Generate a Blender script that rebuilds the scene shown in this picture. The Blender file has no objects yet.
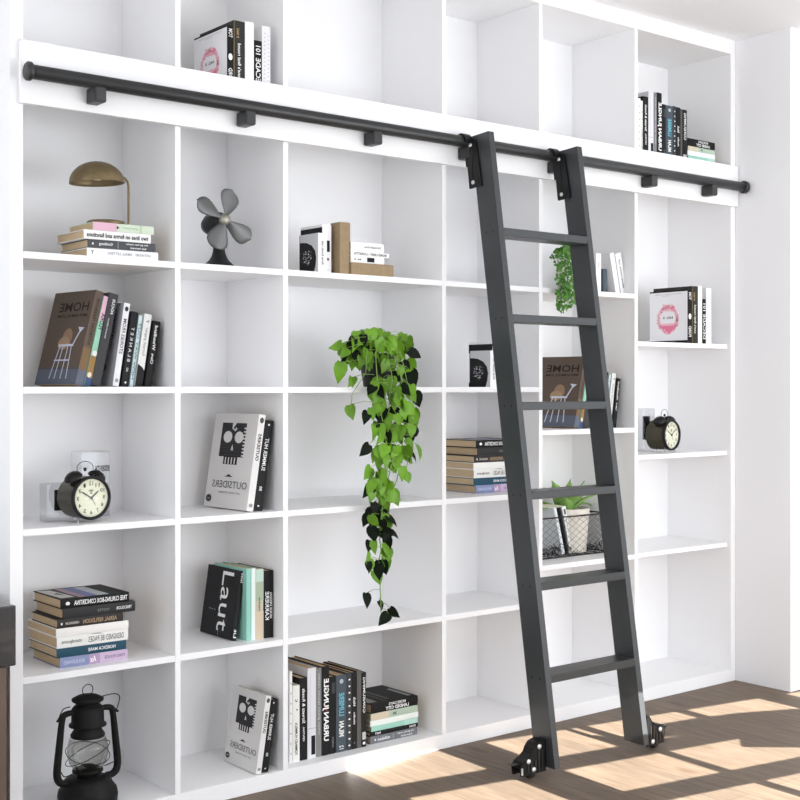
import bpy, math, random
from mathutils import Matrix, Vector
random.seed(7)
SC = bpy.context.scene
COL = SC.collection
PI = math.pi

# ------------------------------------------------------------------ camera numbers
FPX = 1270.0
TH = math.atan(1580 / 1270)
CC, SS = math.cos(TH), math.sin(TH)
CAM = Vector((0, -3.5, 1.3118))
HOR = 388.0

def XY(px, Y):
    """world x of image column px on the vertical plane y=Y"""
    r = (px - 400) / FPX
    return (Y + 3.5) * (CC + SS * r) / (SS - CC * r)

def dep(x, y):
    return CC * x + SS * (y + 3.5)

def ZH(px, py, Y):
    """world height of an image point on the plane y=Y"""
    return CAM.z + (HOR - py) * dep(XY(px, Y), Y) / FPX

# ------------------------------------------------------------------ materials
MATS = {}
def srgb(c):
    f = lambda v: v / 12.92 if v <= .04045 else ((v + .055) / 1.055) ** 2.4
    return tuple(f(v / 255) for v in c)

def mat(name, rgb, rough=.5, metal=0., spec=.5, noise=0., nscale=20., trans=0., ior=1.45, bump=0., stretch=None, coat=0.):
    if name in MATS:
        return MATS[name]
    m = bpy.data.materials.new(name)
    m.use_nodes = True
    nt = m.node_tree
    b = nt.nodes['Principled BSDF']
    col = srgb(rgb)
    b.inputs['Base Color'].default_value = (*col, 1)
    b.inputs['Roughness'].default_value = rough
    b.inputs['Metallic'].default_value = metal
    b.inputs['Specular IOR Level'].default_value = spec
    b.inputs['Coat Weight'].default_value = coat
    if trans:
        b.inputs['Transmission Weight'].default_value = trans
        b.inputs['IOR'].default_value = ior
    if noise or bump:
        tc = nt.nodes.new('ShaderNodeTexCoord')
        mp = nt.nodes.new('ShaderNodeMapping')
        if stretch:
            mp.inputs['Scale'].default_value = stretch
        nz = nt.nodes.new('ShaderNodeTexNoise')
        nz.inputs['Scale'].default_value = nscale
        nz.inputs['Detail'].default_value = 4
        nt.links.new(tc.outputs['Object'], mp.inputs['Vector'])
        nt.links.new(mp.outputs['Vector'], nz.inputs['Vector'])
        if noise:
            cr = nt.nodes.new('ShaderNodeValToRGB')
            cr.color_ramp.elements[0].position = .3
            cr.color_ramp.elements[1].position = .7
            cr.color_ramp.elements[0].color = (*[v * (1 - noise) for v in col], 1)
            cr.color_ramp.elements[1].color = (*[min(1, v * (1 + noise)) for v in col], 1)
            nt.links.new(nz.outputs['Fac'], cr.inputs['Fac'])
            nt.links.new(cr.outputs['Color'], b.inputs['Base Color'])
        if bump:
            bp = nt.nodes.new('ShaderNodeBump')
            bp.inputs['Strength'].default_value = bump
            bp.inputs['Distance'].default_value = .002
            nt.links.new(nz.outputs['Fac'], bp.inputs['Height'])
            nt.links.new(bp.outputs['Normal'], b.inputs['Normal'])
    MATS[name] = m
    return m

def ink(c):
    return mat('ink_%02x%02x%02x' % tuple(c), c, .55, spec=.2)

WHITE = mat('white_lacquer', (243, 243, 244), .42, spec=.4)
WALLW = mat('wall_paint', (241, 241, 243), .7, spec=.2)
BLACKM = mat('black_powder_coat', (40, 41, 42), .4, spec=.5)
LADM = mat('charcoal_painted_wood', (51, 54, 56), .36, spec=.55, bump=.05, nscale=60)
HARD = mat('black_hardware', (12, 12, 12), .45, spec=.35)
STEEL = mat('zinc_bolt', (225, 225, 225), .3, metal=.6)
PAPER = mat('cut_pages', (205, 182, 148), .8, spec=.1, noise=.12, nscale=260, stretch=(3, .1, .1))
PAPERW = mat('cut_pages_pale', (238, 232, 218), .8, spec=.1)
BRASS = mat('aged_brass', (124, 108, 78), .45, metal=.6, noise=.16, nscale=35)
GLASS = mat('clear_glass', (255, 255, 255), .03, trans=1., ior=1.45)
def thin_glass(name, tint, gl):
    m = bpy.data.materials.new(name); m.use_nodes = True
    nt = m.node_tree; nt.nodes.clear()
    o = nt.nodes.new('ShaderNodeOutputMaterial'); mx = nt.nodes.new('ShaderNodeMixShader')
    t = nt.nodes.new('ShaderNodeBsdfTransparent'); t.inputs[0].default_value = (*tint, 1)
    g = nt.nodes.new('ShaderNodeBsdfGlossy'); g.inputs['Roughness'].default_value = .05
    lw = nt.nodes.new('ShaderNodeLayerWeight'); lw.inputs[0].default_value = .3
    f = nt.nodes.new('ShaderNodeMath'); f.operation = 'MULTIPLY_ADD'; f.inputs[1].default_value = gl; f.inputs[2].default_value = .02
    nt.links.new(lw.outputs['Facing'], f.inputs[0])
    nt.links.new(f.outputs[0], mx.inputs[0]); nt.links.new(t.outputs[0], mx.inputs[1]); nt.links.new(g.outputs[0], mx.inputs[2])
    nt.links.new(mx.outputs[0], o.inputs[0]); return m
THIN = thin_glass('thin_clear_glass', (.99, .99, .985), .06)
SMOKY = thin_glass('sooty_lamp_glass', (.86, .86, .85), .3)
ACRYL = thin_glass('clear_acrylic', (.875, .88, .885), .35)
LBLACK = mat('sooty_black_iron', (13, 13, 12), .6, spec=.25, noise=.25, nscale=40, bump=.3)
GREEN = mat('leaf_green', (100, 146, 34), .45, spec=.3, noise=.3, nscale=9)
GREEN_SHADE = mat('leaf_green_shaded', (14, 24, 12), .6, spec=.12, noise=.2, nscale=9)  # near-black leaf green, the shade of turned-away undersides put into the colour
STEMG = mat('stem_green', (118, 150, 66), .6)
POTB = mat('black_pot', (24, 24, 24), .45)
POTW = mat('white_ceramic', (236, 236, 236), .4)

# ------------------------------------------------------------------ mesh builder
TEXTC = {}
def glyphs(s, bold):
    k = (s, bold)
    if k in TEXTC:
        return TEXTC[k]
    cu = bpy.data.curves.new('t', 'FONT')
    cu.body = s
    cu.resolution_u = 2
    cu.offset = bold
    ob = bpy.data.objects.new('t', cu)
    COL.objects.link(ob)
    bpy.context.view_layer.update()
    me = bpy.data.meshes.new_from_object(ob.evaluated_get(bpy.context.evaluated_depsgraph_get()))
    V = [(v.co.x, v.co.y) for v in me.vertices]
    Fc = [tuple(p.vertices) for p in me.polygons]
    bpy.data.objects.remove(ob)
    bpy.data.curves.remove(cu)
    bpy.data.meshes.remove(me)
    x0 = min(v[0] for v in V); x1 = max(v[0] for v in V)
    y0 = min(v[1] for v in V); y1 = max(v[1] for v in V)
    V = [((v[0] - (x0 + x1) / 2) / (x1 - x0), (v[1] - (y0 + y1) / 2) / (y1 - y0)) for v in V]
    TEXTC[k] = (V, Fc)
    return TEXTC[k]

class MB:
    def __init__(s):
        s.v = []; s.f = []; s.fm = []; s.sm = []; s.m = []
    def mi(s, m):
        if m not in s.m:
            s.m.append(m)
        return s.m.index(m)
    def face(s, pts, m, smooth=False):
        n = len(s.v)
        s.v += [tuple(p) for p in pts]
        s.f.append(tuple(range(n, n + len(pts)))); s.fm.append(s.mi(m)); s.sm.append(smooth)
    def add(s, vs, fs, m, smooth=False, M=None):
        n = len(s.v)
        if M is not None:
            vs = [tuple(M @ Vector(p)) for p in vs]
        s.v += [tuple(p) for p in vs]
        k = s.mi(m)
        for f in fs:
            s.f.append(tuple(n + i for i in f)); s.fm.append(k); s.sm.append(smooth)
        return s
    def box(s, x0, x1, y0, y1, z0, z1, m, M=None):
        vs = [(x, y, z) for x in (x0, x1) for y in (y0, y1) for z in (z0, z1)]
        fs = [(0, 1, 3, 2), (4, 6, 7, 5), (0, 4, 5, 1), (2, 3, 7, 6), (0, 2, 6, 4), (1, 5, 7, 3)]
        return s.add(vs, fs, m, False, M)
    def prism(s, pts, d0, d1, m, axis='y', M=None):
        """outline of 2D points extruded along an axis; pts are (x,z) for y, (y,z) for x, (x,y) for z"""
        def p3(p, d):
            return {'y': (p[0], d, p[1]), 'x': (d, p[0], p[1]), 'z': (p[0], p[1], d)}[axis]
        n = len(pts)
        vs = [p3(p, d0) for p in pts] + [p3(p, d1) for p in pts]
        fs = [tuple(range(n)), tuple(range(2 * n - 1, n - 1, -1))]
        fs += [(i, i + n, (i + 1) % n + n, (i + 1) % n) for i in range(n)]
        return s.add(vs, fs, m, False, M)
    def lathe(s, prof, m, seg=28, M=None, smooth=True):
        vs = []; fs = []; n = len(prof)
        for k in range(seg):
            a = 2 * PI * k / seg
            vs += [(r * math.cos(a), r * math.sin(a), z) for r, z in prof]
        for k in range(seg):
            k2 = (k + 1) % seg
            for i in range(n - 1):
                fs.append((k * n + i, k2 * n + i, k2 * n + i + 1, k * n + i + 1))
        return s.add(vs, fs, m, smooth, M)
    def tube(s, pts, r, m, seg=8, M=None, closed=False, rs=None):
        P = [Vector(p) for p in pts]; n = len(P)
        vs = []; fs = []
        up = None
        for i, p in enumerate(P):
            if closed:
                t = P[(i + 1) % n] - P[i - 1]
            else:
                t = P[min(i + 1, n - 1)] - P[max(i - 1, 0)]
            t = t.normalized()
            if up is None:
                up = t.orthogonal().normalized()
            up = (up - t * up.dot(t))
            up = up.normalized() if up.length > 1e-6 else t.orthogonal().normalized()
            q = t.cross(up)
            rr = rs[i] if rs else r
            for k in range(seg):
                a = 2 * PI * k / seg
                vs.append(tuple(p + rr * (math.cos(a) * up + math.sin(a) * q)))
        for i in range(n if closed else n - 1):
            j = (i + 1) % n
            for k in range(seg):
                k2 = (k + 1) % seg
                fs.append((i * seg + k, i * seg + k2, j * seg + k2, j * seg + k))
        if not closed:
            fs.append(tuple(range(seg - 1, -1, -1)))
            fs.append(tuple((n - 1) * seg + k for k in range(seg)))
        return s.add(vs, fs, m, True, M)
    def decor(s, mp, items, W, H):
        """marks on a face: mp(a,b) maps face metres to 3D; items use fractions of W and H"""
        for idx, it in enumerate(items):
            k = it[0]
            lift = 1 + .25 * min(idx, 24)
            if k == 'r':
                _, a0, b0, a1, b1, c = it[:6]
                s.face([mp(a * W, b * H, lift) for a, b in ((a0, b0), (a1, b0), (a1, b1), (a0, b1))], ink(c))
            elif k == 'p':
                _, pts, c = it[:3]
                s.face([mp(a * W, b * H, lift) for a, b in pts], ink(c))
            elif k == 'e':
                _, ca, cb, ra, rb, c = it[:6]
                s.face([mp((ca + ra * math.cos(t * PI / 12)) * W, (cb + rb * math.sin(t * PI / 12)) * H, lift) for t in range(24)], ink(c))
            elif k == 't':
                _, txt, ca, cb, w, h, rot, mir, c = it[:9]
                V, Fc = glyphs(txt, it[9] if len(it) > 9 and isinstance(it[9], float) else .01)
                if rot == 0:
                    pw, ph = w * W, h * H
                else:
                    pw, ph = w * H, h * W
                out = []
                for u, v in V:
                    u *= pw * (-1 if mir else 1); v *= ph
                    if rot == 0: a, b = u, v
                    elif rot == -90: a, b = v, -u
                    else: a, b = -v, u
                    out.append(mp(ca * W + a, cb * H + b, max(lift, 3) if len(items) < 24 else 8))
                s.add(out, Fc, ink(c))
    def wire(s, pts, r, m, seg=6, rs=None, n=5):
        P = [Vector(p) for p in pts]; out = []; ro = []
        for i in range(len(P) - 1):
            a, b, c, d = P[max(i - 1, 0)], P[i], P[i + 1], P[min(i + 2, len(P) - 1)]
            for k in range(n):
                t = k / n
                out.append(.5 * ((2 * b) + (c - a) * t + (2 * a - 5 * b + 4 * c - d) * t * t + (3 * b - a - 3 * c + d) * t ** 3))
                if rs: ro.append(rs[i] + (rs[i + 1] - rs[i]) * t)
        out.append(P[-1])
        if rs: ro.append(rs[-1])
        return s.tube(out, r, m, seg, rs=ro if rs else None)
    def build(s, name, parent=None, M=None, recalc=False, bevel=0):
        me = bpy.data.meshes.new(name)
        me.from_pydata(s.v, [], s.f)
        for m in s.m:
            me.materials.append(m)
        me.polygons.foreach_set('material_index', s.fm)
        me.polygons.foreach_set('use_smooth', s.sm)
        me.update()
        if recalc:
            import bmesh
            bm = bmesh.new(); bm.from_mesh(me)
            bmesh.ops.remove_doubles(bm, verts=bm.verts, dist=1e-6)
            bmesh.ops.recalc_face_normals(bm, faces=bm.faces)
            bm.to_mesh(me); bm.free()
        o = bpy.data.objects.new(name, me)
        COL.objects.link(o)
        if parent: o.parent = parent
        if M is not None: o.matrix_local = M
        if bevel:
            b = o.modifiers.new('bevel', 'BEVEL'); b.width = bevel; b.segments = 2; b.limit_method = 'ANGLE'
        return o

def thing(name, label, cat, M=None, group=None, loc=None):
    if len(label.replace('-', ' ').split()) > 16: print('LONG', len(label.split()), label)
    o = bpy.data.objects.new(name, None)
    o.empty_display_size = .05
    COL.objects.link(o)
    if M is not None: o.matrix_world = M
    if loc is not None: o.location = loc
    o['label'] = label; o['category'] = cat
    if group: o['group'] = group
    return o

def tag(o, label, cat, group=None):
    o['label'] = label; o['category'] = cat
    if group: o['group'] = group
    return o

def struct(name, mb, **k):
    o = mb.build(name, **k); o['kind'] = 'structure'; return o

# ------------------------------------------------------------------ room
CEIL = 2.869
def floor_mat():
    m = bpy.data.materials.new('oak_planks'); m.use_nodes = True
    nt = m.node_tree; N = nt.nodes; L = nt.links
    b = N['Principled BSDF']
    tc = N.new('ShaderNodeTexCoord')
    mp = N.new('ShaderNodeMapping'); mp.inputs['Rotation'].default_value = (0, 0, PI / 2)
    L.new(tc.outputs['Object'], mp.inputs['Vector'])
    br = N.new('ShaderNodeTexBrick')
    br.inputs['Scale'].default_value = 1
    br.inputs['Brick Width'].default_value = 1.6
    br.inputs['Row Height'].default_value = .15
    br.inputs['Mortar Size'].default_value = .0012
    br.inputs['Color1'].default_value = (.9, .9, .9, 1)
    br.inputs['Color2'].default_value = (1.1, 1.08, 1.05, 1)
    br.inputs['Mortar'].default_value = (.55, .5, .46, 1)
    br.offset = .37
    L.new(mp.outputs['Vector'], br.inputs['Vector'])
    mp2 = N.new('ShaderNodeMapping'); mp2.inputs['Scale'].default_value = (16, 1.6, 1)
    L.new(tc.outputs['Object'], mp2.inputs['Vector'])
    nz = N.new('ShaderNodeTexNoise'); nz.inputs['Scale'].default_value = 3.2; nz.inputs['Detail'].default_value = 8; nz.inputs['Roughness'].default_value = .62
    L.new(mp2.outputs['Vector'], nz.inputs['Vector'])
    cr = N.new('ShaderNodeValToRGB')
    e = cr.color_ramp.elements
    e[0].position = .25; e[0].color = (*srgb((93, 81, 69)), 1)
    e[1].position = .75; e[1].color = (*srgb((127, 113, 98)), 1)
    x = e.new(.5); x.color = (*srgb((110, 96, 82)), 1)
    L.new(nz.outputs['Fac'], cr.inputs['Fac'])
    # knots
    mp3 = N.new('ShaderNodeMapping'); mp3.inputs['Scale'].default_value = (5.5, 2.2, 1)
    L.new(tc.outputs['Object'], mp3.inputs['Vector'])
    vo = N.new('ShaderNodeTexVoronoi'); vo.inputs['Scale'].default_value = 1.0
    L.new(mp3.outputs['Vector'], vo.inputs['Vector'])
    kr = N.new('ShaderNodeValToRGB')
    kr.color_ramp.elements[0].position = .03; kr.color_ramp.elements[0].color = (.55, .42, .34, 1)
    kr.color_ramp.elements[1].position = .16; kr.color_ramp.elements[1].color = (1, 1, 1, 1)
    L.new(vo.outputs['Distance'], kr.inputs['Fac'])
    m1 = N.new('ShaderNodeMixRGB'); m1.blend_type = 'MULTIPLY'; m1.inputs[0].default_value = 1
    m2 = N.new('ShaderNodeMixRGB'); m2.blend_type = 'MULTIPLY'; m2.inputs[0].default_value = .9
    L.new(cr.outputs['Color'], m1.inputs[1]); L.new(br.outputs['Color'], m1.inputs[2])
    L.new(m1.outputs['Color'], m2.inputs[1]); L.new(kr.outputs['Color'], m2.inputs[2])
    L.new(m2.outputs['Color'], b.inputs['Base Color'])
    b.inputs['Roughness'].default_value = .55
    b.inputs['Specular IOR Level'].default_value = .3
    bp = N.new('ShaderNodeBump'); bp.inputs['Strength'].default_value = .12; bp.inputs['Distance'].default_value = .002
    L.new(nz.outputs['Fac'], bp.inputs['Height']); L.new(bp.outputs['Normal'], b.inputs['Normal'])
    return m

struct('floor', MB().box(-1.5, 7.5, -5.4, .6, -.06, 0, floor_mat()))
struct('ceiling', MB().prism([(-1.5, .6), (-1.5, -3.829), (7.5, -5.359), (7.5, .6)], CEIL, CEIL + .06, WALLW, 'z'))
struct('wall_back', MB().box(-1.5, 7.5, .382, .46, 0, CEIL, WALLW))
RX = 4.746
struct('wall_right', MB().box(RX, 7.5, -.285, .3815, .0, CEIL, WALLW))

# window wall across the room, with a grid of panes; the low sun comes in through it
WY0, WSL = -4.6, -.17
def WP(x, off=0):
    return WY0 + WSL * (x + .225 - 3.2) + off
cols = [(2.585, 2.985), (3.188, 3.6), (3.652, 4.09), (4.15, 4.54), (4.70, 5.10), (5.17, 5.57)]
SUNT = .57
rows = []
for k in range(9):
    zt = (-.038 - WY0) * SUNT - k * .421 * SUNT
    if zt - .298 * SUNT > .15:
        rows.append((zt - .298 * SUNT, zt))
mb = MB()
FRM = mat('white_window_paint', (236, 236, 236), .5)
def slab(x0, x1, z0, z1, m):
    vs = [(x, WP(x, o), z) for x in (x0, x1) for o in (0, .02) for z in (z0, z1)]
    fs = [(0, 1, 3, 2), (4, 6, 7, 5), (0, 4, 5, 1), (2, 3, 7, 6), (0, 2, 6, 4), (1, 5, 7, 3)]
    mb.add(vs, fs, m)
xo = .05 * 4.5
xs = [(a - xo, b - xo) for a, b in cols]
rows.sort()
slab(-1.5, xs[0][0], 0, CEIL, WALLW)
slab(xs[-1][1], 7.5, 0, CEIL, WALLW)
for i in range(len(xs) - 1):
    slab(xs[i][1], xs[i + 1][0], 0, CEIL, WALLW)
for a, b in xs:
    zs = [0] + [z for r in rows for z in r] + [CEIL]
    for j in range(0, len(zs), 2):
        slab(a, b, zs[j], zs[j + 1], FRM)
def GF(px, py):
    r = (px - 400) / FPX; d = CAM.z * FPX / (py - HOR); lat = r * d
    return d * CC + lat * SS, d * SS - lat * CC - 3.5
def onwin(px, py):
    X, Y = GF(px, py)
    x = X - xo; yw = WP(x, .01)
    return x, yw, (Y - yw) * SUNT
for poly in ([(650, 726), (698, 718.2), (713, 716.4), (740, 713), (820, 707), (820, 746), (746, 745.6), (743, 736.8), (711, 731.4), (650, 738)],):  # added unseen board across the panes, shaped to throw the floor's dark band
    a_ = [onwin(*p) for p in poly]
    n_ = len(a_)
    mb.add([(x, y - .006, z) for x, y, z in a_] + [(x, y + .006, z) for x, y, z in a_], [tuple(range(n_)), tuple(range(2 * n_ - 1, n_ - 1, -1))] + [(i, (i + 1) % n_, (i + 1) % n_ + n_, i + n_) for i in range(n_)], FRM)
struct('wall_front', mb)

# sideboard at the left edge
SBX = 1.332
t = thing('sideboard', 'dark brown sideboard with a glossy black top drawer at the left edge', 'sideboard', loc=(1.05, -.1, 0))
SBW = mat('brown_veneer', (96, 78, 66), .45, noise=.2, nscale=6, stretch=(8, 8, .8))
GLB = mat('gloss_black_lacquer', (44, 43, 45), .18, spec=.6, coat=.3)
MB().box(.0 - .45, SBX - 1.05 - .022, -.09, .32, .0, .565, SBW).build('body', t, bevel=.003)
MB().box(.0 - .46, SBX - 1.05, -.1, .32, .567, .729, GLB).build('drawer', t, bevel=.004)

# ------------------------------------------------------------------ bookcase
BK = thing('bookcase', 'large white built-in bookcase with open compartments across the wall', 'bookcase', loc=(1.394, 0, 0))
O = Matrix.Translation((-1.394, 0, 0))
DP = .355
ZA, ZB, ZC, ZD, ZE = 1.703, 1.3155, .9072, .4837, .0524
ZU = 2.275
X0, XR = 1.433, 4.711
DV = [1.9205, 2.320, 3.010, 3.505, 4.064]
TKD = .019
def part(name, *b):
    return MB().box(*b, WHITE).build(name, BK, O, bevel=.0012)
part('side_panel', 1.394, X0, 0, DP + .02, 0, CEIL)
part('side_panel', XR, 4.744, 0, DP + .02, 0, CEIL)
part('back_panel', X0, XR, DP, DP + .02, 0, CEIL)
part('plinth', X0, XR, 0.0, DP, 0, ZE)
part('top_panel', X0, XR, 0, DP, 2.8055, CEIL)
part('fascia', 1.419, 4.74, -.02, -.0005, 2.122, 2.3025)
for x in DV:
    part('divider', x, x + TKD, 0, DP, ZE, 2.253)
    part('divider', x, x + TKD, 0, DP, ZU, 2.8055)
part('shelf', X0, XR, .0, DP, ZU - .022, ZU)
BAY = [(X0, DV[0])] + [(DV[i] + TKD, DV[i + 1]) for i in range(4)] + [(DV[4] + TKD, XR)]
SH = [[ZA, ZB, ZC, ZD]] * 4 + [[ZA, 1.1473, .6201], [1.5075, 1.0307, .6201]]
for (a, b), zz in zip(BAY, SH):
    for z in zz:
        part('shelf', a, b, .001 if b < XR else .019, DP, z - .02, z)

# ------------------------------------------------------------------ rail
RY, RZ, RR = -.062, 2.203, .0205
x0, x1 = XY(26.5, RY), XY(744.5, RY)
t = thing('ladder_rail', 'long round black ladder rail on brackets along the white fascia', 'rail', loc=(x0, RY, RZ))
def cyl(xa, xb, r, m, name, parent, y=0, z=0, seg=24):
    M = Matrix.Translation((xa, y, z)) @ Matrix.Rotation(PI / 2, 4, 'Y')
    return MB().lathe([(0, 0), (r * .85, 0), (r, r * .15), (r, xb - xa - r * .15), (r * .85, xb - xa), (0, xb - xa)], m, seg, M).build(name, parent)
cyl(0, x1 - x0, RR, BLACKM, 'pole', t)
cyl(-.002, .016, .027, BLACKM, 'end_cap', t)
cyl(x1 - x0 - .014, x1 - x0 + .008, .028, BLACKM, 'end_cap', t)
for px in (98, 248, 375, 469, 558, 651.5, 711.5):
    xb = XY(px, RY) - x0
    MB().box(xb - .019, xb + .019, -.020, .0415, -.06, -.014, BLACKM).build('bracket', t, bevel=.006)

# ------------------------------------------------------------------ ladder
LX0, LX1 = 3.077, 3.532
TW = .026
SLP = .1495
def yf(z): return -.503 + SLP * (z - .03)
LD = thing('library_ladder', 'tall charcoal rolling library ladder leaning on the black rail', 'ladder', loc=(LX0, -.5, 0))
OL = Matrix.Translation((-LX0, .5, 0))
ZT = 2.227
RZS = [.322 + .3088 * k for k in range(6)]
for X in (LX0, LX1):
    w = MB()
    w.prism([(yf(.03), .03), (yf(.03) + .094, .03), (yf(ZT) + .094, ZT - .006), (yf(ZT), ZT)], X, X + TW, LADM, 'x')
    for z in RZS:
        for dy in (.03, .065):
            M = Matrix.Translation((X + .0005, yf(z) + dy, z)) @ Matrix.Rotation(-PI / 2, 4, 'Y')
            w.lathe([(0, .001), (.004, .001), (.0045, 0)], HARD, 10, M)
    w.build('stile', LD, OL, recalc=True, bevel=.002)
for z in RZS:
    MB().box(LX0 + TW, LX1, yf(z), yf(z) + .09, z - .014, z + .014, LADM).build('rung', LD, OL, bevel=.002)
for X in (LX0, LX1):
    # hook plate on the outer left face of the stile, curling over the rail
    w = MB()
    zl, zh = 2.035, 2.205
    def yb(z): return yf(z) + .094
    out = [(yb(zl) - .036, zl), (yb(zl) + .028, zl - .004), (yb(zl + .075) + .028, zl + .075), (yb(zl + .075) + .036, zl + .078), (yb(zh) + .036, zh), (yb(zh) + .02, zh + .012), (yb(zh) - .03, zh)]
    w.prism(out, X - .007, X - .0005, HARD, 'x')
    pts = []
    R2 = RR + .006
    arc = [math.radians(a) for a in range(-30, 200, 15)]
    inn = [(RY + (RR + .002) * math.cos(a), RZ + (RR + .002) * math.sin(a)) for a in arc]
    ou = [(RY + (RR + .008) * math.cos(a), RZ + (RR + .008) * math.sin(a)) for a in arc]
    for i in range(len(arc) - 1):
        w.prism([inn[i], inn[i + 1], ou[i + 1], ou[i]], X - .034, X - .001, HARD, 'x')
    h = w.build('hook', LD, OL, recalc=True)
    w = MB()
    w.box(X - .0085, X - .006, yb(2.12) - .002, yb(2.12) + .004, 2.06, 2.175, mat('slot_black', (8, 8, 8), .6),
          Matrix.Translation((0, 0, 0)))
    w.build('slot', h)
    for z in (2.052, 2.188):
        M = Matrix.Translation((X - .006, yb(z) + (.006 if z < 2.1 else .0), z)) @ Matrix.Rotation(-PI / 2, 4, 'Y')
        MB().lathe([(0, .006), (.005, .0055), (.0075, .003), (.0075, 0)], STEEL, 14, M).build('bolt', h)
for X, sgn in ((LX0, -1), (LX1 + TW, 1)):
    def q(u, z): return (X + sgn * u, .018 + (z - .028) * .84)
    hd = MB()
    yA, yB = (-.462, -.418) if sgn < 0 else (-.492, -.446)
    out = [q(.002, .028), q(.118, .028), q(.122, .062), q(.108, .083), q(.085, .094), q(.068, .108), q(.058, .130), q(.044, .146), q(.022, .152), q(.002, .150)]
    if sgn > 0: out = [q(.002, .028), q(.096, .03), q(.1, .085), (X + .088, .084), (X + .05, .09), (X + .03, .104), (X + .012, .128), (X + .002, .128)]
    hd.prism(out, yA, yA + .005, HARD)
    hd.prism(out, yB - .005, yB, HARD)
    for i in range(2, len(out) - 1):
        a, b = out[i], out[i + 1]
        n = Vector((b[0] - a[0], b[1] - a[1])).orthogonal().normalized() * .002
        hd.prism([(a[0] - n.x, a[1] - n.y), (b[0] - n.x, b[1] - n.y), (b[0] + n.x, b[1] + n.y), (a[0] + n.x, a[1] + n.y)], yA, yB, HARD)
    # lever tongue and ribs
    tip = q(.150, .076) if sgn < 0 else q(.128, .094)
    hd.prism([q(.11, .070 if sgn < 0 else .086), tip, q(.11, .076 if sgn < 0 else .094)], yA + .008, yB - .008, HARD)
    for u in (.018, .034, .05, .068, .084):
        top = .115 if u < .045 else .078
        hd.prism([q(u, .036), q(u + .006, .036), q(u + .006, top), q(u, top)], yA - .003, yA, mat('rib_black', (40, 40, 40), .35))
    hh = hd.build('wheel_housing', LD, OL, recalc=True)
    for u, z in ((.036, .106), (.086, .064), (.062, .034)) if sgn < 0 else ((.07, .072), (.03, .034)):
        M = Matrix.Translation((*q(u, 0)[:1], yA - .002, z)) @ Matrix.Rotation(PI / 2, 4, 'X')
        MB().lathe([(0, .006), (.005, .0055), (.0085, .003), (.0085, 0)], STEEL, 14, M).build('bolt', hh)
    M = Matrix.Translation((q(.06, 0)[0] - .012, (yA + yB) / 2, .0235)) @ Matrix.Rotation(PI / 2, 4, 'Y')
    MB().lathe([(0, 0), (.015, 0), (.0215, .003), (.0235, .006), (.0235, .018), (.0215, .021), (.015, .024), (0, .024)], mat('wheel_rubber', (48, 44, 40), .6), 24, M).build('wheel', hh)
    if sgn < 0:
        MB().box(X - .118, X - .112, yA - .003, yA, .024, .046, STEEL).build('release_catch', hh)

# ------------------------------------------------------------------ books
LIE = Matrix(((0, 0, -1, 0), (0, 1, 0, 0), (1, 0, 0, 0), (0, 0, 0, 1)))
def book(label, group, W, H, T, cover, sp=(), cv=(), bk=(), M=None, pages=None, name='book', soft=False, cc=None, cat='book'):
    """standing book: x thickness, y from spine to fore edge, z height.  sp marks on the spine, cv on the -x cover, bk on the +x cover"""
    o = thing(name, label, cat, M, group)
    c = ink(cover); c2 = ink(cc) if cc else c
    w = MB()
    t = .0008 if soft else .0022
    ov = 0 if soft else .003
    w.box(0, t, .0005, W, 0, H, c2)
    w.box(T - t, T, .0005, W, 0, H, c2)
    # gently rounded spine
    n = 5; R = .0015
    prof = [(T * i / n, -R * math.sin(PI * i / n)) for i in range(n + 1)]
    w.prism(prof + [(T, .002), (0, .002)], 0, H, c, 'z')
    L = .00013
    rsp = lambda a: -R * math.sin(PI * min(1, max(0, a / T)))
    if sp:
        w.decor(lambda a, b, k=1: (a, -R - L * k, b), sp, T, H)
    if cv:
        w.decor(lambda a, b, k=1: (-L * k, W - a, b), cv, W, H)
    if bk:
        w.decor(lambda a, b, k=1: (T + L * k, a, b), bk, W, H)
    w.build('cover', o)
    MB().box(t, T - t, .002, W - ov - .0005, ov, H - ov, pages or PAPER).build('pages', o)
    return o

def stand(x, y, z, yaw=0., lean=0., T=0.):
    """matrix for a book whose supporting lower edge rests at x on the shelf z"""
    th = math.radians(lean)
    if lean >= 0:
        p = Vector((x, y, z)) + Matrix.Rotation(math.radians(yaw), 3, 'Z') @ Vector((0, 0, T * math.sin(th)))
    else:
        p = Vector((x, y, z))
    return Matrix.Translation(p) @ Matrix.Rotation(math.radians(yaw), 4, 'Z') @ Matrix.Rotation(th, 4, 'Y')

def lie(xl, y, z, H, yaw=0.):
    """matrix for a lying book with its spine towards the room, left end xl"""
    return Matrix.Translation((xl + H, y, z)) @ Matrix.Rotation(math.radians(yaw), 4, 'Z') @ LIE

K, Wt = (17, 17, 17), (240, 240, 240)
DG, GR = (58, 58, 60), (120, 122, 124)
def T_(s, cb, ln, c=Wt, h=.5, ca=.5, mir=True, bold=.015):
    return ('t', s, ca, cb, ln, h, -90, mir, c, bold)

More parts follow.
